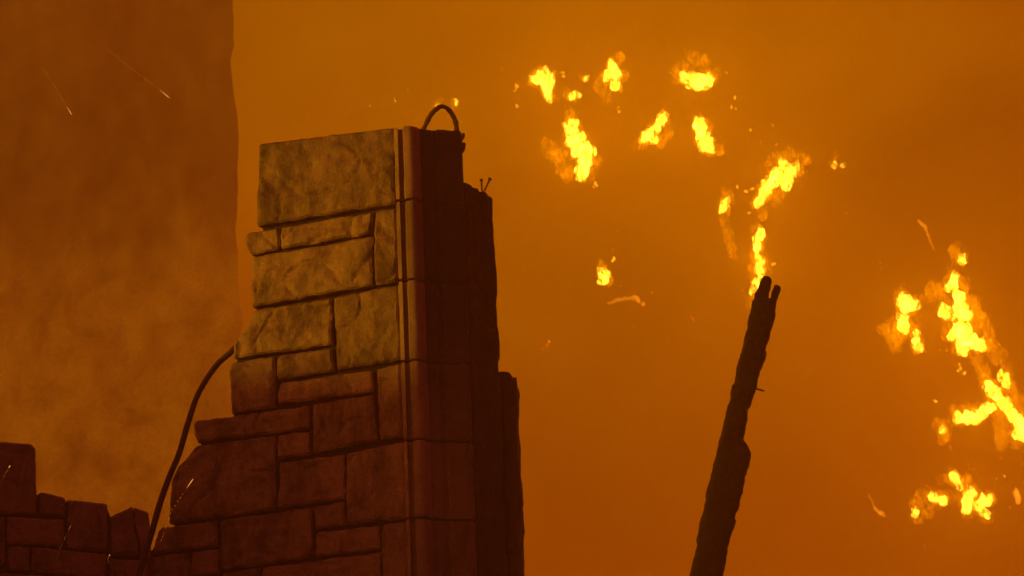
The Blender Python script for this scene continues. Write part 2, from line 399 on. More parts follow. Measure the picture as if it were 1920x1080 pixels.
# ---- jamb stones with roll, splay and quirk (profile: pixel column at mid height, depth behind P0)
def plan_pt(px, dY):      # X,Y of a vertical line seen at column px on row 460, dY metres behind P0
    p = at(px, 460, P0.y + dY); return Vector((p.x, p.y, 0))
fy = lambda px: (on_plane(px, 460, P0, nF).y - P0.y)
prof = [(744.5, fy(744) + 0.10), (745, fy(745) - 0.002), (746, fy(746) - 0.010), (752, fy(752) - 0.010), (754.5, fy(754) + 0.022), (760.5, fy(761) + 0.026), (761.5, 0.006), (763.5, -0.014), (768, -0.016), (773, -0.020),
        (778, -0.018), (783, -0.010), (787, 0.002), (791, 0.022), (794, 0.034), (800, 0.042), (809, 0.050), (816, 0.057), (817.5, 0.070), (824, 0.074), (825.5, 0.062), (829, 0.062),
        (841, 0.072), (853, 0.082), (865, 0.092), (871, 0.098), (873, 0.106), (874, 0.20), (872, 0.30)]
pp = [plan_pt(*q) for q in prof]
# resample profile
def resample(pts, step):
    o = []
    for a, b in zip(pts, pts[1:]):
        k = max(1, int((b - a).length / step))
        for i in range(k): o.append(a.lerp(b, i / k))
    o.append(pts[-1]); return o
pr = resample(pp, 0.009)
def zat(px, py): return on_plane(px, py, plan_pt(800, 0.045), Vector((math.sin(PSI), -math.cos(PSI), 0))).z
jy = [236, 379, 528, 679, 826, 973, 1121, 1270, 1420, 1570]
zs = [zat(800, min(v, 1500)) for v in jy]
for i in range(len(zs) - 1):
    z1, z0 = zs[i], zs[i + 1]
    if i == len(zs) - 2: z0 = z1 - 0.38
    gpz = 0.0065; nz_ = 22; verts, faces = [], []; sd = Vector((random.uniform(-9, 9), random.uniform(-9, 9), i * 3.1))
    npf = len(pr)
    for j in range(nz_ + 1):
        v = j / nz_; z = z0 + gpz + (z1 - z0 - 2 * gpz) * v
        ez = min(v, 1 - v) * (z1 - z0)
        ins = 0.004 * (1 - math.sqrt(max(0, 1 - (1 - min(ez, .012) / .012) ** 2))) if ez < .012 else 0
        for k, p in enumerate(pr):
            a = pr[max(0, k - 1)]; b = pr[min(npf - 1, k + 1)]; tg = (b - a).normalized(); nn = Vector((tg.y, -tg.x, 0))
            q = Vector((p.x, p.y, z)); dz = 0
            if i == 0 and v > .86:      # weathered top
                dz = -(v - .86) / .14 * (0.010 + 0.014 * abs(noise.noise(q * 9)) + 0.03 * max(0, (k / npf - .62)))
            verts.append(q + nn * (fbm(q + sd, 9, 4) * 0.0032 - ins) + Vector((0, 0, dz + (fbm(q + sd, 16, 3) * 0.004 if ez < 0.02 else 0))))
    for j in range(nz_):
        for k in range(npf - 1): faces.append((j * npf + k, j * npf + k + 1, (j + 1) * npf + k + 1, (j + 1) * npf + k))
    faces.append(tuple(k for k in range(npf))); faces.append(tuple(nz_ * npf + k for k in range(npf)))
    faces.append(tuple(j * npf for j in range(nz_ + 1)) + tuple(j * npf + npf - 1 for j in range(nz_, -1, -1)))
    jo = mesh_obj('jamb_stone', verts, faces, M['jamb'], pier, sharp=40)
    jo.data.materials.append(M['reveal_shaded']); kk = next(q for q, p in enumerate(pr) if p.x > plan_pt(791, .03).x)
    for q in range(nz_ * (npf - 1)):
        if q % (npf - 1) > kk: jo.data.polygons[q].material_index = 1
ztop = zs[0]
# mortar behind the jamb
jm = [plan_pt(746, fy(746) + .055), plan_pt(790, 0.075), plan_pt(814, 0.105), plan_pt(864, 0.115), plan_pt(866, 0.27), plan_pt(760, 0.27)]
slab('mortar_core', [Vector((p.x, p.y, 0)) for p in jm], Vector((0, 0, ztop - 0.05)), M['mortar'], pier)

# ---- rough inner leaves of the wall, right of the jamb (each a ragged upright mass)
def ragged(name, plan, top_px, zbot, material, amp, step=0.022, seedv=0, flute=0.0, topdrop=0.0):
    pl = resample(plan + [plan[0]], step)[:-1]; npf = len(pl)
    ctr = sum(pl, Vector()) / npf; verts, faces = [], []
    zt = top_px; nzz = int((zt - zbot) / 0.03); sd = Vector((seedv, seedv * 2.3, seedv * .7))
    for j in range(nzz + 1):
        z = zbot + (zt - zbot) * j / nzz
        for k, p in enumerate(pl):
            a = pl[k - 1]; b = pl[(k + 1) % npf]; tg = (b - a).normalized(); nn = Vector((tg.y, -tg.x, 0))
            q = Vector((p.x, p.y, z))
            h = fbm(q + sd, 8, 4) * amp + fbm(Vector((q.x, q.y, q.z * .12)) + sd, 26, 3) * flute
            h += amp * 0.9 * (noise.cell(Vector((q.x * 3, q.y * 3, q.z * 7 + seedv))) - .5)
            zz = z
            if j == nzz or j == nzz - 1: zz += fbm(q + sd, 11, 3) * amp * 2.2 - topdrop * max(0, (p - plan[0]).length - .05) - (0.0 if j == nzz - 1 else 0.0)
            verts.append(Vector((q.x, q.y, zz)) + nn * h)
    for j in range(nzz):
        for k in range(npf):
            k2 = (k + 1) % npf; faces.append((j * npf + k, j * npf + k2, (j + 1) * npf + k2, (j + 1) * npf + k))
    faces.append(tuple(range(npf))); faces.append(tuple(nzz * npf + k for k in range(npf)))
    return mesh_obj(name, verts, faces, material, pier)
def zrow(px, py, dY): return at(px, py, P0.y + dY).z
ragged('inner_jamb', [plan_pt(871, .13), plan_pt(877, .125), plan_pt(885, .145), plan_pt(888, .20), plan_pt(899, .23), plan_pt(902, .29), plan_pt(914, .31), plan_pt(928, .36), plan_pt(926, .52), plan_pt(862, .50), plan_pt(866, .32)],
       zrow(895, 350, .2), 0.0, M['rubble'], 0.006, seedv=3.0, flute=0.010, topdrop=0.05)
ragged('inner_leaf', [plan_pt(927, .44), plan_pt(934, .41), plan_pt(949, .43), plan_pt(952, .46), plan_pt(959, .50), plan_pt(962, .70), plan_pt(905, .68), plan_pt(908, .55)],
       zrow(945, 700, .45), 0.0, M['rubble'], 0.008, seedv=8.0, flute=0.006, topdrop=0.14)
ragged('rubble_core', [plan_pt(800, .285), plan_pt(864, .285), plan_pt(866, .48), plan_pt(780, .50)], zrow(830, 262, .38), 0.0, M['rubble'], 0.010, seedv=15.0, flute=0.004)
# nails standing in the top of the inner jamb, spike on the shoulder
def nail(pxs, dY, rad, parent, head=True):
    a = at(*pxs[0], P0.y + dY); b = at(*pxs[1], P0.y + dY)
    o = tube('nail', [a, a.lerp(b, .5), b], rad, M['iron'], parent, 6)
    if head:
        d = (b - a).normalized(); tube('nail_head', [b - d * .004, b + d * .006], rad * 2.1, M['iron'], o, 8)
nail([(904.5, 366), (902.5, 338)], .33, 0.0038, pier); nail([(903.5, 368), (918.5, 336)], .36, 0.0042, pier)
tube('spike', spline([at(862, 262, P0.y + .2), at(866, 258, P0.y + .2), at(869, 250, P0.y + .2)], 4), [.012] * 5 + [.012, .011, .010, .008], M['iron'], pier, 8)
tube('spike', spline([at(864, 285, P0.y + .2), at(868, 276, P0.y + .2), at(870, 268, P0.y + .2)], 4), [.014] * 4 + [.013, .012, .011, .010, .008], M['iron'], pier, 8)

# ---- bent iron strap on the pier's top
sp = spline([at(793, 245, P0.y + .14), at(799, 232, P0.y + .15), at(808, 215, P0.y + .16), at(820, 203, P0.y + .17), at(828, 199.5, P0.y + .18), at(838, 203, P0.y + .19), at(848, 215, P0.y + .20), at(855, 232, P0.y + .20), at(857, 262, P0.y + .20)], 6)
strap = tube('iron_strap', sp, [.0122 + .003 * noise.noise(p * 40) for p in sp], M['iron'], None, 10, 0.4)
tag(strap, 'thin bent iron strap arching over the top of the stone pier', 'strap')
# ---- loose cable hanging off the left of the pier
Dp = K.y - 0.10
cp = spline([on_plane(470, 600, P0, nF) + Vector((0, .12, 0)), on_plane(436, 650, P0, nF) + Vector((0, .06, 0)), at(405, 686, Dp), at(372, 738, Dp - .05), at(352, 795, Dp - .08), at(336, 850, Dp - .1), at(318, 893, Dp - .12), at(300, 944, Dp - .14), at(284, 1000, Dp - .16),
             at(266, 1060, Dp - .2), at(240, 1150, Dp - .25), at(205, 1300, Dp - .3)], 6)
zend = cp[-1]; cp += [Vector((zend.x - .1, zend.y - .06, zend.z * .66)), Vector((zend.x - .16, zend.y - .1, zend.z * .33)), Vector((zend.x - .2, zend.y - .12, .02))]
cab = tube('loose_cable', cp, [0.0150 * (1 + .12 * noise.noise(p * 3)) for p in cp], M['cable'], None, 10)
tag(cab, 'thick dark cable curving down from the left edge of the pier', 'cable')

# ------------------------------------------------------------------ low broken wall at the left
lw = [
    ([(-60, 820), (-60, 964)], [(62, 831), (70, 842), (72, 966)], 0.0),
    (*Q((74, 920), (126, 930), (126, 971), (74, 966)), 0.0),
    (*Q((127, 934), (206, 940), (204, 1036), (125, 1028)), 0.010),
    ([(208, 966), (207, 1042)], [(254, 941), (262, 1046)], 0.03),
    ([(252, 946), (262, 1046)], [(284, 960), (286, 1050)], 0.02),
    (*Q((12, 966), (123, 971), (122, 1026), (13, 1020)), 0.0),
    (*Q((-70, 964), (12, 966), (13, 1062), (-70, 1060)), 0.0),
    (*Q((13, 1021), (58, 1023), (58, 1072), (13, 1070)), 0.0),
    (*Q((58, 1023), (203, 1036), (203, 1086), (58, 1076)), 0.0),
    (*Q((205, 1044), (282, 1050), (282, 1130), (205, 1124)), 0.0),
]
for l_, r_, rk in lw: stone(l_, r_, K, nL, low, rake=rk, rough=.009)
y = 1074.0
for row in range(5):
    hgt = random.choice([80, 120, 140]); x = -300.0
    while x < 275:
        w_ = min(random.uniform(90, 180), 284 - x); w_ = 284 - x if 284 - x - w_ < 60 else w_
        sl = lambda xx: y + (xx - 60) * 0.06 + (50 if xx > 200 and row == 0 else 0)
        stone(*Q((x, sl(x)), (x + w_, sl(x + w_)), (x + w_, sl(x + w_) + hgt), (x, sl(x) + hgt)), K, nL, low)
        x += w_
    y += hgt
x = -330
for (xa, xb, ya, yb) in [(-170, -62, 700, 812), (-290, -172, 640, 806), (-160, -62, 812, 960), (-290, -162, 806, 958), (-290, -72, 960, 1072)]:
    stone(*Q((xa, ya), (xb, ya + 6), (xb, yb + 6), (xa, yb)), K, nL, low)
ol = [(-285, 650), (-180, 650), (-174, 705), (-66, 710), (-64, 828), (64, 838), (68, 925), (122, 936), (130, 942), (202, 946), (212, 972), (246, 955), (280, 966), (282, 1900), (-285, 1900)]
o3 = []
for (x, y_) in ol:
    p = on_plane(x, min(y_, 1700), K, nL) - nL * 0.03
    if y_ >= 1900: p.z = 0
    o3.append(p)
slab('mortar_core', o3, -nL * 0.22, M['mortar'], low)

# ------------------------------------------------------------------ unseen buttress added left of the frame so its top shades the lower pier
target = on_plane(660, 735, P0, nF)
dist = 2.75
tp = target + to_light * (dist / math.hypot(to_light.x, to_light.y))
bt = empty('shade_buttress', (tp.x, tp.y, 0)); tag(bt, 'unseen stone buttress with a sloped top, added at the left to shade the pier', 'buttress')
bx0, bx1, by0, by1 = tp.x - .35, tp.x + .35, tp.y - 1.0, tp.y + 1.15
zz = 0.0; k = 0
while zz < tp.z - .02:
    hh = min(random.uniform(.28, .42), tp.z - zz)
    if tp.z - zz - hh < .12: hh = tp.z - zz
    yb = by0
    while yb < by1 - .01:
        ww = min(random.uniform(.45, .8), by1 - yb); ww = by1 - yb if by1 - yb - ww < .25 else ww
        j = random.uniform(-.012, .012)
        v0 = (bx0 + j, yb + .004, zz + .004); v1 = (bx1 + j, yb + ww - .004, zz + hh - .004)
        box('stone', v0, v1, M['stone'], bt); yb += ww
    zz += hh
slab('coping', [Vector((bx0 - .04, by0 - .05, tp.z + .002)), Vector((bx1 + .04, by0 - .05, tp.z + .002)), Vector((bx1 - .2, by0 - .05, tp.z + .10)), Vector((bx0 + .1, by0 - .05, tp.z + .10))], Vector((0, by1 - by0 + .1, 0)), M['jamb'], bt)

# ------------------------------------------------------------------ charred leaning post
YP = 24.0
Lp = [(1040, 2100), (1200, 1480), (1293, 1077), (1307, 1002), (1326, 919), (1340, 863), (1354, 808), (1368, 747), (1385, 669), (1389, 662), (1397, 630), (1405, 591), (1412, 553)]
Rp = [(1120, 2100), (1275, 1480), (1357, 1077), (1363, 1035), (1370, 1013), (1382, 969), (1393, 925), (1400, 885), (1405, 872), (1408, 852), (1398, 835), (1393, 827), (1400, 791), (1403, 762), (1409, 758), (1420, 724), (1429, 688), (1433, 677), (1445, 627), (1453, 598), (1452, 585), (1456, 568)]
def xat(pts, y):
    for (xa, ya), (xb, yb) in zip(pts, pts[1:]):
        if yb <= y <= ya: return xa + (xb - xa) * (ya - y) / max(1e-6, ya - yb)
    return pts[-1][0] + (pts[-2][0] - pts[-1][0]) * 0.0
def loft(rows, thick, seedv):
    verts, faces = [], []; seg = 24
    for (y_, xa, xb, th) in rows:
        a = at(xa, y_, YP); b = at(xb, y_, YP); c = (a + b) / 2; hw = (b - a).length / 2; ax = (b - a).normalized()
        for k in range(seg):
            an = 2 * math.pi * (k + .5) / seg; cx, cy = math.cos(an), math.sin(an)
            sx = math.copysign(abs(cx) ** .45, cx); sy = math.copysign(abs(cy) ** .45, cy)
            p = c + ax * hw * sx + Vector((0, 1, 0)) * th * sy
            k_ = 0.009 * (noise.cell(Vector((p.x * 9, p.y * 9, p.z * 17 + seedv))) - .5) + 0.005 * fbm(p, 22, 3)
            verts.append(p + (p - c).normalized() * k_)
    n_ = len(rows)
    for j in range(n_ - 1):
        for k in range(seg): faces.append((j * seg + k, j * seg + (k + 1) % seg, (j + 1) * seg + (k + 1) % seg, (j + 1) * seg + k))
    faces.append(tuple(range(seg))); faces.append(tuple((n_ - 1) * seg + k for k in range(seg)))
    return verts, faces
post = empty('charred_post', at(1080, 2100, YP)); post.location.z = 0
tag(post, 'charred black timber post leaning right with a split burnt tip', 'timber post')
rows = []; yy = 2100.0
while yy > 566:
    rows.append((yy, xat(Lp, yy), xat(Rp, yy), 0.125)); yy -= 4 if yy < 1100 else 40
v, f = loft(rows, .12, 1); mesh_obj('post_shaft', v, f, M['char'], post)
def prong(pts, th, sd):
    v, f = loft([(y_, a, b, th) for (y_, a, b) in pts], th, sd); mesh_obj('splinter', v, f, M['char'], post)
prong([(590, 1406, 1440), (575, 1409, 1441), (560, 1412, 1442), (553, 1413, 1442.5), (548, 1418, 1443), (542, 1420, 1444), (535, 1422, 1447), (530, 1424, 1447.5), (526, 1426, 1446), (523, 1429, 1442)], .08, 4)
prong([(592, 1430, 1450), (580, 1438, 1453), (568, 1444, 1456), (556, 1446, 1459), (548, 1447.5, 1462), (541, 1448, 1463), (537, 1450, 1460)], .045, 6)
tube('nail', [at(1412, 727, YP), at(1425, 731, YP - .02), at(1433, 733, YP - .02)], .006, M['iron'], post, 6)

# ------------------------------------------------------------------ far tower in the smoke
TY = 110.0
tR = at(443, 300, TY).x; tL_ = tR - 20.0; tT = 46.0
tower = empty('stone_tower', ((tR + tL_) / 2, TY + 4, 0)); tag(tower, 'tall pale stone tower showing dimly through the smoke at the left', 'tower')
slab('tower_body', [Vector(q) for q in ((tL_, TY + .3, 0), (tR - .35, TY + .3, 0), (tR - 1.0, TY + 1.5, 0), (tR - 3.5, TY + 7, 0), (tL_ + 2, TY + 7, 0))], Vector((0, 0, tT)), M['tower'], tower)
# weathered facing: uneven, rendered over, no joints left to see
verts, faces = [], []; z_b = at(0, 1080, TY).z - 5; nx, nzv = 120, 150
for j in range(nzv + 1):
    z = z_b + (tT - z_b) * j / nzv
    for i in range(nx + 1):
        e_x = tR + .22 * fbm((3.1, 0, z), .35, 3) + .05 * fbm((7.7, 0, z), 1.6, 3)
        x = tL_ + (e_x - tL_) * i / nx; q = Vector((x, 0, z))
        yv = TY - .10 * fbm(q, .35, 3) - .02 * fbm(q, 1.7, 3) + (.0 * ((i - nx + 2) / 2) ** 2 if i > nx - 1 else 0)
        verts.append((x, yv, z))
for j in range(nzv):
    for i in range(nx): a_ = j * (nx + 1) + i; faces.append((a_, a_ + 1, a_ + nx + 2, a_ + nx + 1))
mesh_obj('weathered_facing', verts, faces, M['tower'], tower)

# ------------------------------------------------------------------ flames
def teardrop_into(bm_, c, r, tall, tilt):
    res = bmesh.ops.create_icosphere(bm_, subdivisions=2, radius=1.0)
    mt = Matrix.Rotation(tilt[0], 3, 'Y') @ Matrix.Rotation(tilt[1], 3, 'X')
    for v in res['verts']:
        z = v.co.z; k = 1.0 - 0.55 * max(0, z)
        v.co = c + mt @ Vector((v.co.x * r * k, v.co.y * r * k, z * r * (tall if z > 0 else 1.0)))
def flame_hull(name, strokes, Y, material, parent, grow=0.0, dens=1.0, jit=0.35, tall=1.7, spread=0.9, yoff=0.0):
    pxm = Y * 1.0 / FOC / math.cos(PITCH)
    vox = max(.009, min(.024, min(q[2] for st in strokes for q in st) * pxm * .55))
    bm_ = bmesh.new()
    for st in strokes:
        if len(st) == 1: st = [st[0], (st[0][0] + .5, st[0][1] + .5, st[0][2])]
        for a, b in zip(st, st[1:]):
            ln = math.hypot(b[0] - a[0], b[1] - a[1]); nn = max(1, int(dens * ln / max(2.0, (a[2] + b[2]) * .30)))
            for i in range(nn):
                t = (i + .5) / nn; x = a[0] + (b[0] - a[0]) * t; y_ = a[1] + (b[1] - a[1]) * t; r = a[2] + (b[2] - a[2]) * t + grow
                p = at(x + random.uniform(-jit, jit) * r, y_ + random.uniform(-jit, jit) * r, Y + yoff + random.uniform(-spread, spread) * r * pxm)
                teardrop_into(bm_, p, r * pxm * random.uniform(.7, 1.0), tall * random.uniform(.7, 1.3), (random.uniform(-.7, .7), random.uniform(-.5, .5)))
                # licking tongue off the edge
                if r > 4 and random.random() < .75:
                    an = random.uniform(0, 2 * math.pi); q = at(x + math.cos(an) * r * .8, y_ + math.sin(an) * r * .8, Y + yoff + random.uniform(-spread, spread) * r * pxm)
                    teardrop_into(bm_, q, r * pxm * random.uniform(.2, .38), random.uniform(1.6, 3.0), (random.uniform(-.9, .9), random.uniform(-.5, .5)))
    me = bpy.data.meshes.new(name); bm_.to_mesh(me); bm_.free()
    c = sum((v.co for v in me.vertices), Vector()) / len(me.vertices)
    me.transform(Matrix.Translation(-c)); me.materials.append(material)
    o = bpy.data.objects.new(name, me); o.location = c - absloc(parent); link(o, parent)
    rm = o.modifiers.new('remesh', 'REMESH'); rm.mode = 'VOXEL'; rm.voxel_size = vox
    dp = o.modifiers.new('turbulence', 'DISPLACE'); dp.texture = TEX1; dp.texture_coords = 'GLOBAL'; dp.strength = .055; dp.mid_level = .5
    dp.direction = 'RGB_TO_XYZ'
    return o
TEX1 = bpy.data.textures.new('turbulence', 'CLOUDS'); TEX1.noise_scale = .10; TEX1.noise_depth = 3; TEX1.cloud_type = 'COLOR'
FL = [
 # label, Y, core strokes, outer strokes, hot strokes
 ('flame with a pointed left side, highest of the left group', 44,
  [[(997,151,4),(1010,148,9),(1022,146,12),(1031,152,11),(1026,166,8),(1028,180,5),(1032,187,3)]],
  [[(987,151,4),(1010,147,12),(1032,150,14),(1027,170,10),(1030,187,6),(1040,180,4)]], []),
 ('ragged branching flame above the gap between the two top groups', 46,
  [[(1146,118,5),(1147,128,6),(1150,142,7),(1150,155,5),(1155,167,5)],[(1152,138,4),(1163,140,5)],[(1143,135,4),(1134,148,4)]],
  [[(1138,117,4),(1147,116,8),(1148,130,10),(1150,142,12),(1151,156,9),(1155,168,7)],[(1150,138,7),(1163,140,8),(1173,139,5)],[(1141,137,7),(1125,160,6),(1131,175,7),(1138,186,6)],[(1160,113,4),(1169,103,5)]], []),
 ('largest flame of the left group, tall and forked with white heart', 45,
  [[(1075,232,6),(1070,248,10),(1068,262,12),(1080,268,9),(1090,254,5)],[(1078,278,9),(1082,292,9)],[(1106,272,9),(1102,288,12),(1096,305,13),(1093,322,12),(1091,337,7)]],
  [[(1070,205,8),(1071,220,9),(1075,236,9),(1068,255,14),(1076,270,14),(1092,250,7)],[(1032,270,9),(1031,285,9),(1043,291,11),(1056,293,9)],[(1046,318,8),(1056,322,11),(1066,322,8),(1056,335,6)],[(1080,290,13),(1104,280,15),(1100,305,17),(1094,330,14)],[(1112,300,6),(1125,302,5)]],
  [[(1069,268,5)],[(1078,292,4)]]),
 ('ring shaped flame with a dark hollow at the very top', 47,
  [[(1281,142,6),(1284,150,7),(1296,155,8),(1310,157,9),(1325,154,10),(1336,147,6)],[(1298,140,4),(1300,150,6)],[(1322,146,6)]],
  [[(1294,104,6),(1305,110,7),(1318,113,5),(1329,114,3)],[(1261,134,4),(1272,128,5),(1284,122,6)],[(1270,142,8),(1284,150,11),(1300,157,12),(1318,157,13),(1334,149,10),(1341,142,4)],[(1266,152,5)]],
  [[(1282,145,3)]]),
 ('slanted flame leaning right like a slash, below the ring flame', 46,
  [[(1250,217,4),(1241,228,6),(1230,240,6),(1219,252,7),(1206,264,6)],[(1222,262,7),(1232,266,6)]],
  [[(1251,213,5),(1241,228,9),(1228,243,9),(1215,258,10),(1200,268,6),(1193,275,4)],[(1228,264,11),(1240,266,7),(1248,256,5),(1258,246,5)]], []),
 ('stubby flame leaning left with a pointed foot, beneath the ring flame', 47,
  [[(1307,228,5),(1312,240,9),(1318,255,10),(1322,268,11),(1325,281,8)],[(1338,284,4)]],
  [[(1306,226,7),(1312,240,12),(1319,256,13),(1323,270,13),(1326,284,9),(1342,284,5),(1353,281,3)],[(1326,234,6),(1333,240,4)]],
  [[(1322,269,4)]]),
 ('big comet shaped flame sweeping up to the right', 48,
  [[(1420,386,4),(1424,376,6),(1432,362,7),(1440,348,9),(1450,335,12),(1462,325,14),(1476,322,11),(1492,325,9)],[(1470,348,7),(1480,340,9)],[(1468,305,6)]],
  [[(1418,390,5),(1430,366,10),(1446,342,14),(1464,326,18),(1484,325,16),(1506,328,9)],[(1450,312,10),(1453,297,8)],[(1470,300,11),(1488,290,9)],[(1500,305,10),(1508,298,5)],[(1430,394,6),(1432,406,4)],[(1454,376,4),(1470,364,4)]],
  [[(1442,348,4)]]),
 ('narrow flame tapering into a thin red glowing strip', 47,
  [[(1363,377,5),(1358,386,5),(1355,398,4)]],
  [[(1362,361,6),(1364,376,8),(1357,390,7),(1356,405,5),(1360,416,2.5)],[(1360,416,2.0),(1363,428,2.2),(1367,445,2.4),(1371,462,2.2),(1376,486,1.6)],[(1366,424,3)]], []),
 ('upright column of yellow flame just above the charred post', 46,
  [[(1423,431,6),(1424,442,6),(1420,455,5),(1422,470,5)],[(1420,482,5)],[(1422,497,7),(1430,500,7),(1424,510,7)],[(1419,524,7),(1416,538,5),(1412,552,4)]],
  [[(1422,431,9),(1422,450,9),(1421,472,8),(1421,486,8),(1426,500,12),(1420,520,10),(1415,542,7),(1409,565,3),(1407,575,2)]], []),
 ('short block of flame low in the middle of the smoke', 45,
  [[(1128,505,5),(1132,515,7),(1132,530,7)]],
  [[(1126,501,6),(1132,516,10),(1132,532,9)]], []),
 ('thin hooked line of glowing fire below the short block flame', 44,
  [],
  [[(1139,568,2.4),(1160,562,3),(1180,559,3.5),(1194,558,4),(1198,568,4)],[(1206,566,3),(1206,574,4)]], []),
 ('leftmost flame of the right group, white hot at its centre', 50,
  [[(1693,557,6),(1695,575,9),(1708,575,8),(1720,572,4)],[(1693,592,6),(1691,612,8),(1700,620,6)],[(1720,622,5)],[(1716,640,6),(1721,652,6)]],
  [[(1690,552,8),(1695,575,12),(1712,575,10),(1728,572,4)],[(1693,590,10),(1690,612,12),(1702,622,9),(1722,623,8)],[(1653,616,7),(1668,618,12),(1676,634,11),(1680,650,5)],[(1717,640,9),(1722,656,7)]],
  [[(1696,577,5)]]),
 ('largest flame of the right group, broad and lumpy', 51,
  [[(1789,517,5),(1790,530,6),(1778,540,6)],[(1795,547,9),(1804,558,10),(1801,575,11),(1812,598,10)],[(1770,575,6),(1770,592,7),(1785,596,6)],[(1786,628,9),(1802,612,10),(1815,625,12),(1800,645,10),(1806,660,6)],[(1830,640,9),(1842,650,6)]],
  [[(1740,556,6),(1752,545,9),(1768,541,9)],[(1783,507,7),(1790,525,10),(1800,550,14),(1803,575,15),(1810,600,16),(1815,628,19),(1804,655,12)],[(1768,575,9),(1772,594,10)],[(1786,628,13)],[(1832,642,12),(1850,654,7)],[(1820,560,8),(1832,592,8),(1850,628,8),(1866,660,8),(1874,682,6)],[(1830,668,5),(1842,690,5),(1850,712,5)],[(1720,650,3)]],
  [[(1801,581,5)],[(1806,648,4),(1824,642,4)]]),
 ('wisp of dull orange fire drifting above the right group', 51,
  [],[[(1722,412,3),(1735,428,3.5),(1742,446,2.5),(1750,468,1.5)]], []),
 ('small slanted lick above the largest right hand flame', 51,
  [[(1800,483,3),(1808,492,3)]],[[(1788,468,3),(1798,481,6),(1808,493,5)]], []),
 ('long diagonal flame running off the right edge', 52,
  [[(1848,722,6),(1862,735,7),(1875,750,6),(1890,768,6),(1906,788,7),(1922,806,9)],[(1905,815,12),(1925,822,12)],[(1880,705,5),(1890,720,5)]],
  [[(1842,716,7),(1862,735,11),(1882,758,10),(1906,787,12),(1926,815,18)],[(1878,700,9),(1890,720,9),(1895,737,6)],[(1898,744,8),(1915,768,8)],[(1900,820,14)]], []),
 ('leaf shaped flame left of the long diagonal one', 51,
  [[(1797,785,7),(1808,785,6),(1820,783,10),(1835,779,8),(1850,770,6),(1866,763,3)],[(1771,807,5)]],
  [[(1790,785,9),(1812,783,11),(1836,779,12),(1856,768,8),(1872,760,4)],[(1800,768,6)],[(1755,794,6),(1770,806,8),(1767,823,5)],[(1780,790,4)],[(1868,770,6),(1876,800,5),(1880,835,4)]],
  [[(1800,787,4)]]),
 ('many armed flame in the lower right', 50,
  [[(1786,893,4),(1795,899,5),(1800,915,3)],[(1822,922,7),(1815,940,7),(1814,956,5)],[(1828,945,4),(1840,956,4),(1850,967,3)],[(1842,939,5),(1856,938,6)]],
  [[(1776,888,5),(1795,898,8),(1800,915,5),(1803,932,5)],[(1810,900,6),(1822,922,11),(1815,940,11),(1814,960,6)],[(1828,945,6),(1852,970,4)],[(1842,939,8),(1862,938,6)],[(1760,905,5)]], []),
 ('small boomerang shaped flame left of the many armed one', 50,
  [[(1744,930,4),(1758,939,5),(1772,938,4)]],[[(1737,926,5),(1750,935,8),(1762,940,9),(1777,937,6)]], []),
 ('little hook of flame lowest of the right group', 50,
  [[(1718,956,2.5),(1716,967,2.5)]],[[(1720,930,2.5),(1718,955,4.5),(1715,966,4),(1722,977,4)],[(1740,964,5)]], []),
 ('dim flame cut by the right edge below the diagonal one', 52,
  [],[[(1903,918,5),(1908,932,7),(1912,945,4)]], []),
 ('faint glowing hook left of the right group, near the bottom', 50,
  [],[[(1628,926,1.8),(1634,942,2),(1645,957,3),(1656,966,5)]], []),
 ('trio of small flames right of the comet shaped one', 49,
  [[(1562,309,3)],[(1581,311,3)]],[[(1567,295,5)],[(1560,307,5),(1564,313,5)],[(1576,311,5),(1582,312,6)],[(1515,300,4)]], []),
 ('short flat dash of flame over the largest left flame', 44,
  [[(1068,181,2.5),(1084,178,3)]],[[(1060,184,3.5),(1072,179,4.5),(1086,178,5)]], []),
 ('square speck of flame just right of the iron strap', 40,
  [[(856,193,2.5),(857,196,2.5)]],[[(855,192,4.5),(857,197,5)]], []),
 ('tiny upright flame at the left of the iron strap apex', 40,
  [[(819,197,1.8)]],[[(821,190,3),(819,200,3.5)]], []),
 ('round dot of flame between the pointed and branching flames', 45,
  [[(1096,147,3.5)]],[[(1095,142,4),(1097,148,7)]], []),
]
for (lab, Y, core, outer, hot) in FL:
    allp = [q for s in (outer or core) for q in s]; mx_ = sum(q[0] for q in allp) / len(allp); my_ = max(q[1] for q in allp)
    o = empty('flame', at(mx_, my_, Y)); tag(o, lab, 'flame', 'flames burning in the smoke')
    for ou in ([[q] for q in outer] if lab.startswith('trio') else [outer]): flame_hull('outer_flame', ou, Y, M['outer'] if core else M['outer_thin'], o, grow=(7.0 if Y < 50 else 9.0) if core else .6)
    for co in ([[q] for q in core] if lab.startswith('trio') else [core] if core else []): flame_hull('flame_core', co, Y, M['core'], o, grow=4.6 if Y < 50 else 5.4, jit=.3)
    big = sum(q[2] for st in core for q in st)
    if big > 25:
        lt = bpy.data.lights.new('flame_light', 'POINT'); lt.energy = 2.2 * big; lt.color = (1.0, .46, .0); lt.shadow_soft_size = .06
        cc = [q for st in core for q in st]; lo_ = bpy.data.objects.new('flame_light', lt); link(lo_, o)
        lo_.location = at(sum(q[0] * q[2] for q in cc) / big, sum(q[1] * q[2] for q in cc) / big, Y) - Vector(o.location)
    for h_ in hot: flame_hull('flame_heart', [h_], Y, M['hot'], o, jit=.2)

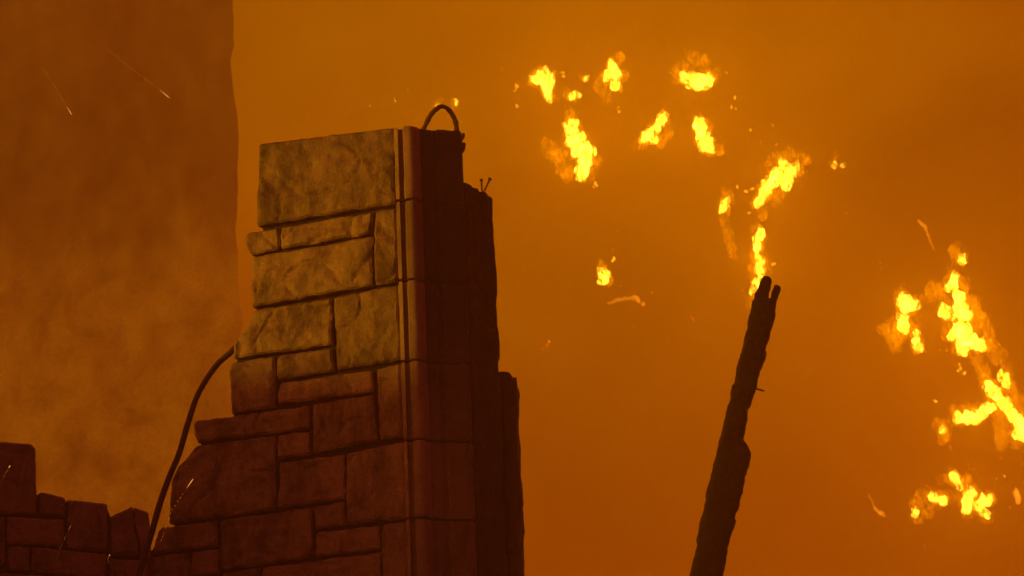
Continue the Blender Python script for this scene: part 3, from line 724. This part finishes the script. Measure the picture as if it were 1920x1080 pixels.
# ------------------------------------------------------------------ drifting embers and sparks
def blobs(name, specs, material, label, cat, vox=.006):
    bm_ = bmesh.new()
    for (x, y_, r, Y) in specs:
        pxm = Y / FOC
        for k in range(random.choice([2, 3, 4]) if r > 1.5 else 1):
            teardrop_into(bm_, at(x + random.gauss(0, .45) * r, y_ + random.gauss(0, .6) * r, Y + random.gauss(0, .4) * r * pxm), r * pxm * random.uniform(.5, .95), random.uniform(.9, 1.7), (random.uniform(-.9, .9), random.uniform(-.6, .6)))
    me = bpy.data.meshes.new(name); bm_.to_mesh(me); bm_.free(); me.materials.append(material)
    o = bpy.data.objects.new(name, me); link(o); tag(o, label, cat, None, 'stuff')
    rm = o.modifiers.new('remesh', 'REMESH'); rm.mode = 'VOXEL'; rm.voxel_size = vox
    return o
def bits(name, specs, material, label, cat, elong=1.0, kind='stuff'):
    bm_ = bmesh.new()
    for (x, y_, r, Y) in specs:
        pxm = Y / FOC; res = bmesh.ops.create_icosphere(bm_, subdivisions=1, radius=1.0)
        c = at(x, y_, Y); s = Vector((random.uniform(.6, 1.2), random.uniform(.6, 1.1), random.uniform(.8, 1.5) * elong))
        mt = Matrix.Rotation(random.uniform(-.8, .8), 3, 'Y')
        for v in res['verts']: v.co = c + mt @ Vector((v.co.x * s.x, v.co.y * s.y, v.co.z * s.z)) * r * pxm * random.uniform(.8, 1.2)
    me = bpy.data.meshes.new(name); bm_.to_mesh(me); bm_.free(); me.materials.append(material)
    o = bpy.data.objects.new(name, me); link(o); tag(o, label, cat, None, kind); return o
em = [(968,160,3.5,44),(967,168,2.5,44),(969,200,3,44),(1053,136,4,44),(1056,141,3.5,44),(1157,203,3,46),(1161,209,3,46),(1117,346,4,45),(1082,160,1.6,44),
      (1371,131,1.6,47),(1362,136,2.2,47),(1366,141,1.5,47),(1384,170,1.8,47),(1378,184,3,47),(1386,186,2,47),(1372,200,3,47),(1380,203,2.5,47),(1408,243,3,47),(1424,266,2.6,47),(1427,273,1.6,47),
      (1450,234,3.2,48),(1456,270,2.6,48),(1371,313,1.6,47),(1157,400,1.8,45),(1153,484,4.5,45),(1149,490,3.5,45),(1222,549,2,44),(1382,352,3,47),(1400,358,3.5,47),(1411,355,3.5,47),(1388,366,2,47),(1405,400,3.5,47),(1451,494,4,46),
      (1762,656,2.2,50),(1775,656,2.8,50),(1797,684,4,51),(1800,692,3.5,51),(1810,700,4,51),(1752,753,4,50),(1882,893,3.4,51),(1868,897,2.6,51),(1736,660,1.8,50),(741,187,3,40),(693,198,1.8,38),(622,150,1.2,30),(865,228,1.8,40),(1030,640,2,45)]
for (cx_, cy_, sx_, sy_, n_) in ((1010, 165, 40, 30, 14), (1150, 150, 30, 40, 12), (1085, 290, 40, 50, 16), (1310, 140, 45, 30, 14), (1320, 260, 60, 25, 8), (1460, 330, 60, 45, 22), (1425, 480, 25, 50, 10),
                                 (1700, 610, 45, 50, 18), (1800, 600, 45, 70, 26), (1830, 740, 60, 50, 26), (1800, 920, 70, 50, 26), (840, 190, 40, 16, 7), (1170, 540, 50, 40, 8)):
    for _ in range(n_): em.append((random.gauss(cx_, sx_), random.gauss(cy_, sy_), random.choice([.8, .9, 1.0, 1.2, 1.7]), 45 if cx_ < 1500 else 51))
for _ in range(26):
    em.append((random.choice([random.gauss(1390, 22), random.gauss(1545, 22), random.gauss(1790, 40)]), random.gauss(0, 1), random.uniform(.5, 1.1), 48))
em = [(x, y_ if abs(y_) > 20 else (random.gauss(150, 22) if x < 1450 else random.gauss(322, 12) if x < 1650 else random.gauss(690, 18)), r, Y) for (x, y_, r, Y) in em]
blobs('drifting_embers', [q for q in em if q[3] > 25], M['emberhot'], 'small bright embers scattered among the flames', 'embers')
em += [(228,312,1.2,32),(340,203,1.4,32),(289,222,1.0,32),(285,230,.8,32),(242,266,.8,32),(178,272,1.2,32),(395,240,.7,32),(655,182,1.2,36),(780,220,1.2,38),(495,262,1.2,36),(490,266,1.0,36),(776,228,1.4,38),(1190,195,1.0,44),(1010,220,.9,44),(935,228,.9,42),(640,165,.8,36),(666,172,.8,36)]
rd_ = [(random.gauss(1800, 60), random.uniform(820, 1075), random.uniform(1.2, 2.6), 51) for _ in range(16)] + [(1157,434,2.2,45),(1157,442,1.6,45),(1150,467,3,45),(1300,597,3.2,46),(1303,602,2.4,46),(1587,390,2,49),(1587,400,2.6,49),(1650,493,2.4,50),(1652,503,2.2,50),(1682,910,2,50),(1683,920,2,50),(1734,1025,2.4,50),(1733,1032,2,50),(1730,1062,3,50),(1730,1055,2.4,50),(1756,990,2,50),
       (1782,838,3,50),(1784,845,2.4,50),(1767,860,2,50),(1900,980,2,51),(1875,822,2,51),(1877,834,2,51),(480,266,1.4,19),(1131,583,2,45),(1139,581,1.5,45),(1020,655,3,45),(1028,645,3,45),(1024,650,2.5,45),(1800,865,2,50),(1822,880,2,50),(935,462,1.2,18.6)]
blobs('dull_red_embers', [q for q in rd_ if q[3] > 25], M['emberred'], 'dim red embers hanging low in the smoke', 'embers')
def spark(pts, Y, r, label, n_):
    P = [Vector((a, b, 0)) for a, b in pts]; o = empty('spark', at(*pts[-1], Y)); tag(o, label, 'spark')
    hp = [lerp_poly(P, .84 + .16 * k / 4) for k in range(5)]
    tube('spark_head', [at(p.x, p.y, Y) for p in hp], [r * Y / FOC * q for q in (.1, .3, .5, .62, .3)], M['spark'] if r > 1.2 else M['spark_dim'], o, 6)
    for i in range(n_):
        t0_ = .8 * (i + random.random() * .6) / n_; t1_ = t0_ + random.uniform(.15, .6) * .8 / n_
        q = [lerp_poly(P, t0_), lerp_poly(P, (t0_ + t1_) / 2), lerp_poly(P, t1_)]
        tube('spark_crumb', [at(p.x + random.uniform(-.5, .5), p.y, Y) for p in q], [r * Y / FOC * w * (.35 + .4 * t0_) for w in (.3, .8, .3)], M['spark_dim'], o, 5)
spark([(70, 112), (100, 158), (135, 216)], 30, 1.3, 'steep line of faint sparks high at the far left', 26)
spark([(196, 88), (245, 128), (290, 160), (318, 184)], 30, 1.5, 'slanting line of faint sparks high at the left', 30)
spark([(300, 1020), (320, 960), (340, 930), (362, 898)], 17, 1.6, 'line of sparks in front of the pier beside the cable', 12)
spark([(2, 905), (10, 888), (19, 873)], 17, 1.8, 'spark in front of the low wall at the left edge', 8)
spark([(103, 1052), (116, 1020), (133, 985)], 17, 0.9, 'faint spark line in front of the low wall', 10)
spark([(204, 1056), (202, 1048), (206, 1040)], 17, 2.0, 'single orange spark near the bottom of the low wall', 5)

# ------------------------------------------------------------------ haze: even smoke round everything
hz = box('haze', (-208, -148, -1.2), (208, 268, 49.0), M['ground'])
hm = bpy.data.materials.new('smoke_haze'); hm.use_nodes = True; t = hm.node_tree; t.nodes.clear()
o_ = t.nodes.new('ShaderNodeOutputMaterial'); pv = t.nodes.new('ShaderNodeVolumePrincipled')
pv.inputs['Color'].default_value = (0.96, 0.52, 0.42, 1); pv.inputs['Density'].default_value = 0.0056; pv.inputs['Anisotropy'].default_value = 0.7
t.links.new(pv.outputs[0], o_.inputs['Volume'])
hz.data.materials.clear(); hz.data.materials.append(hm); tag(hz, 'thin orange smoke filling the air', 'haze', None, 'stuff')
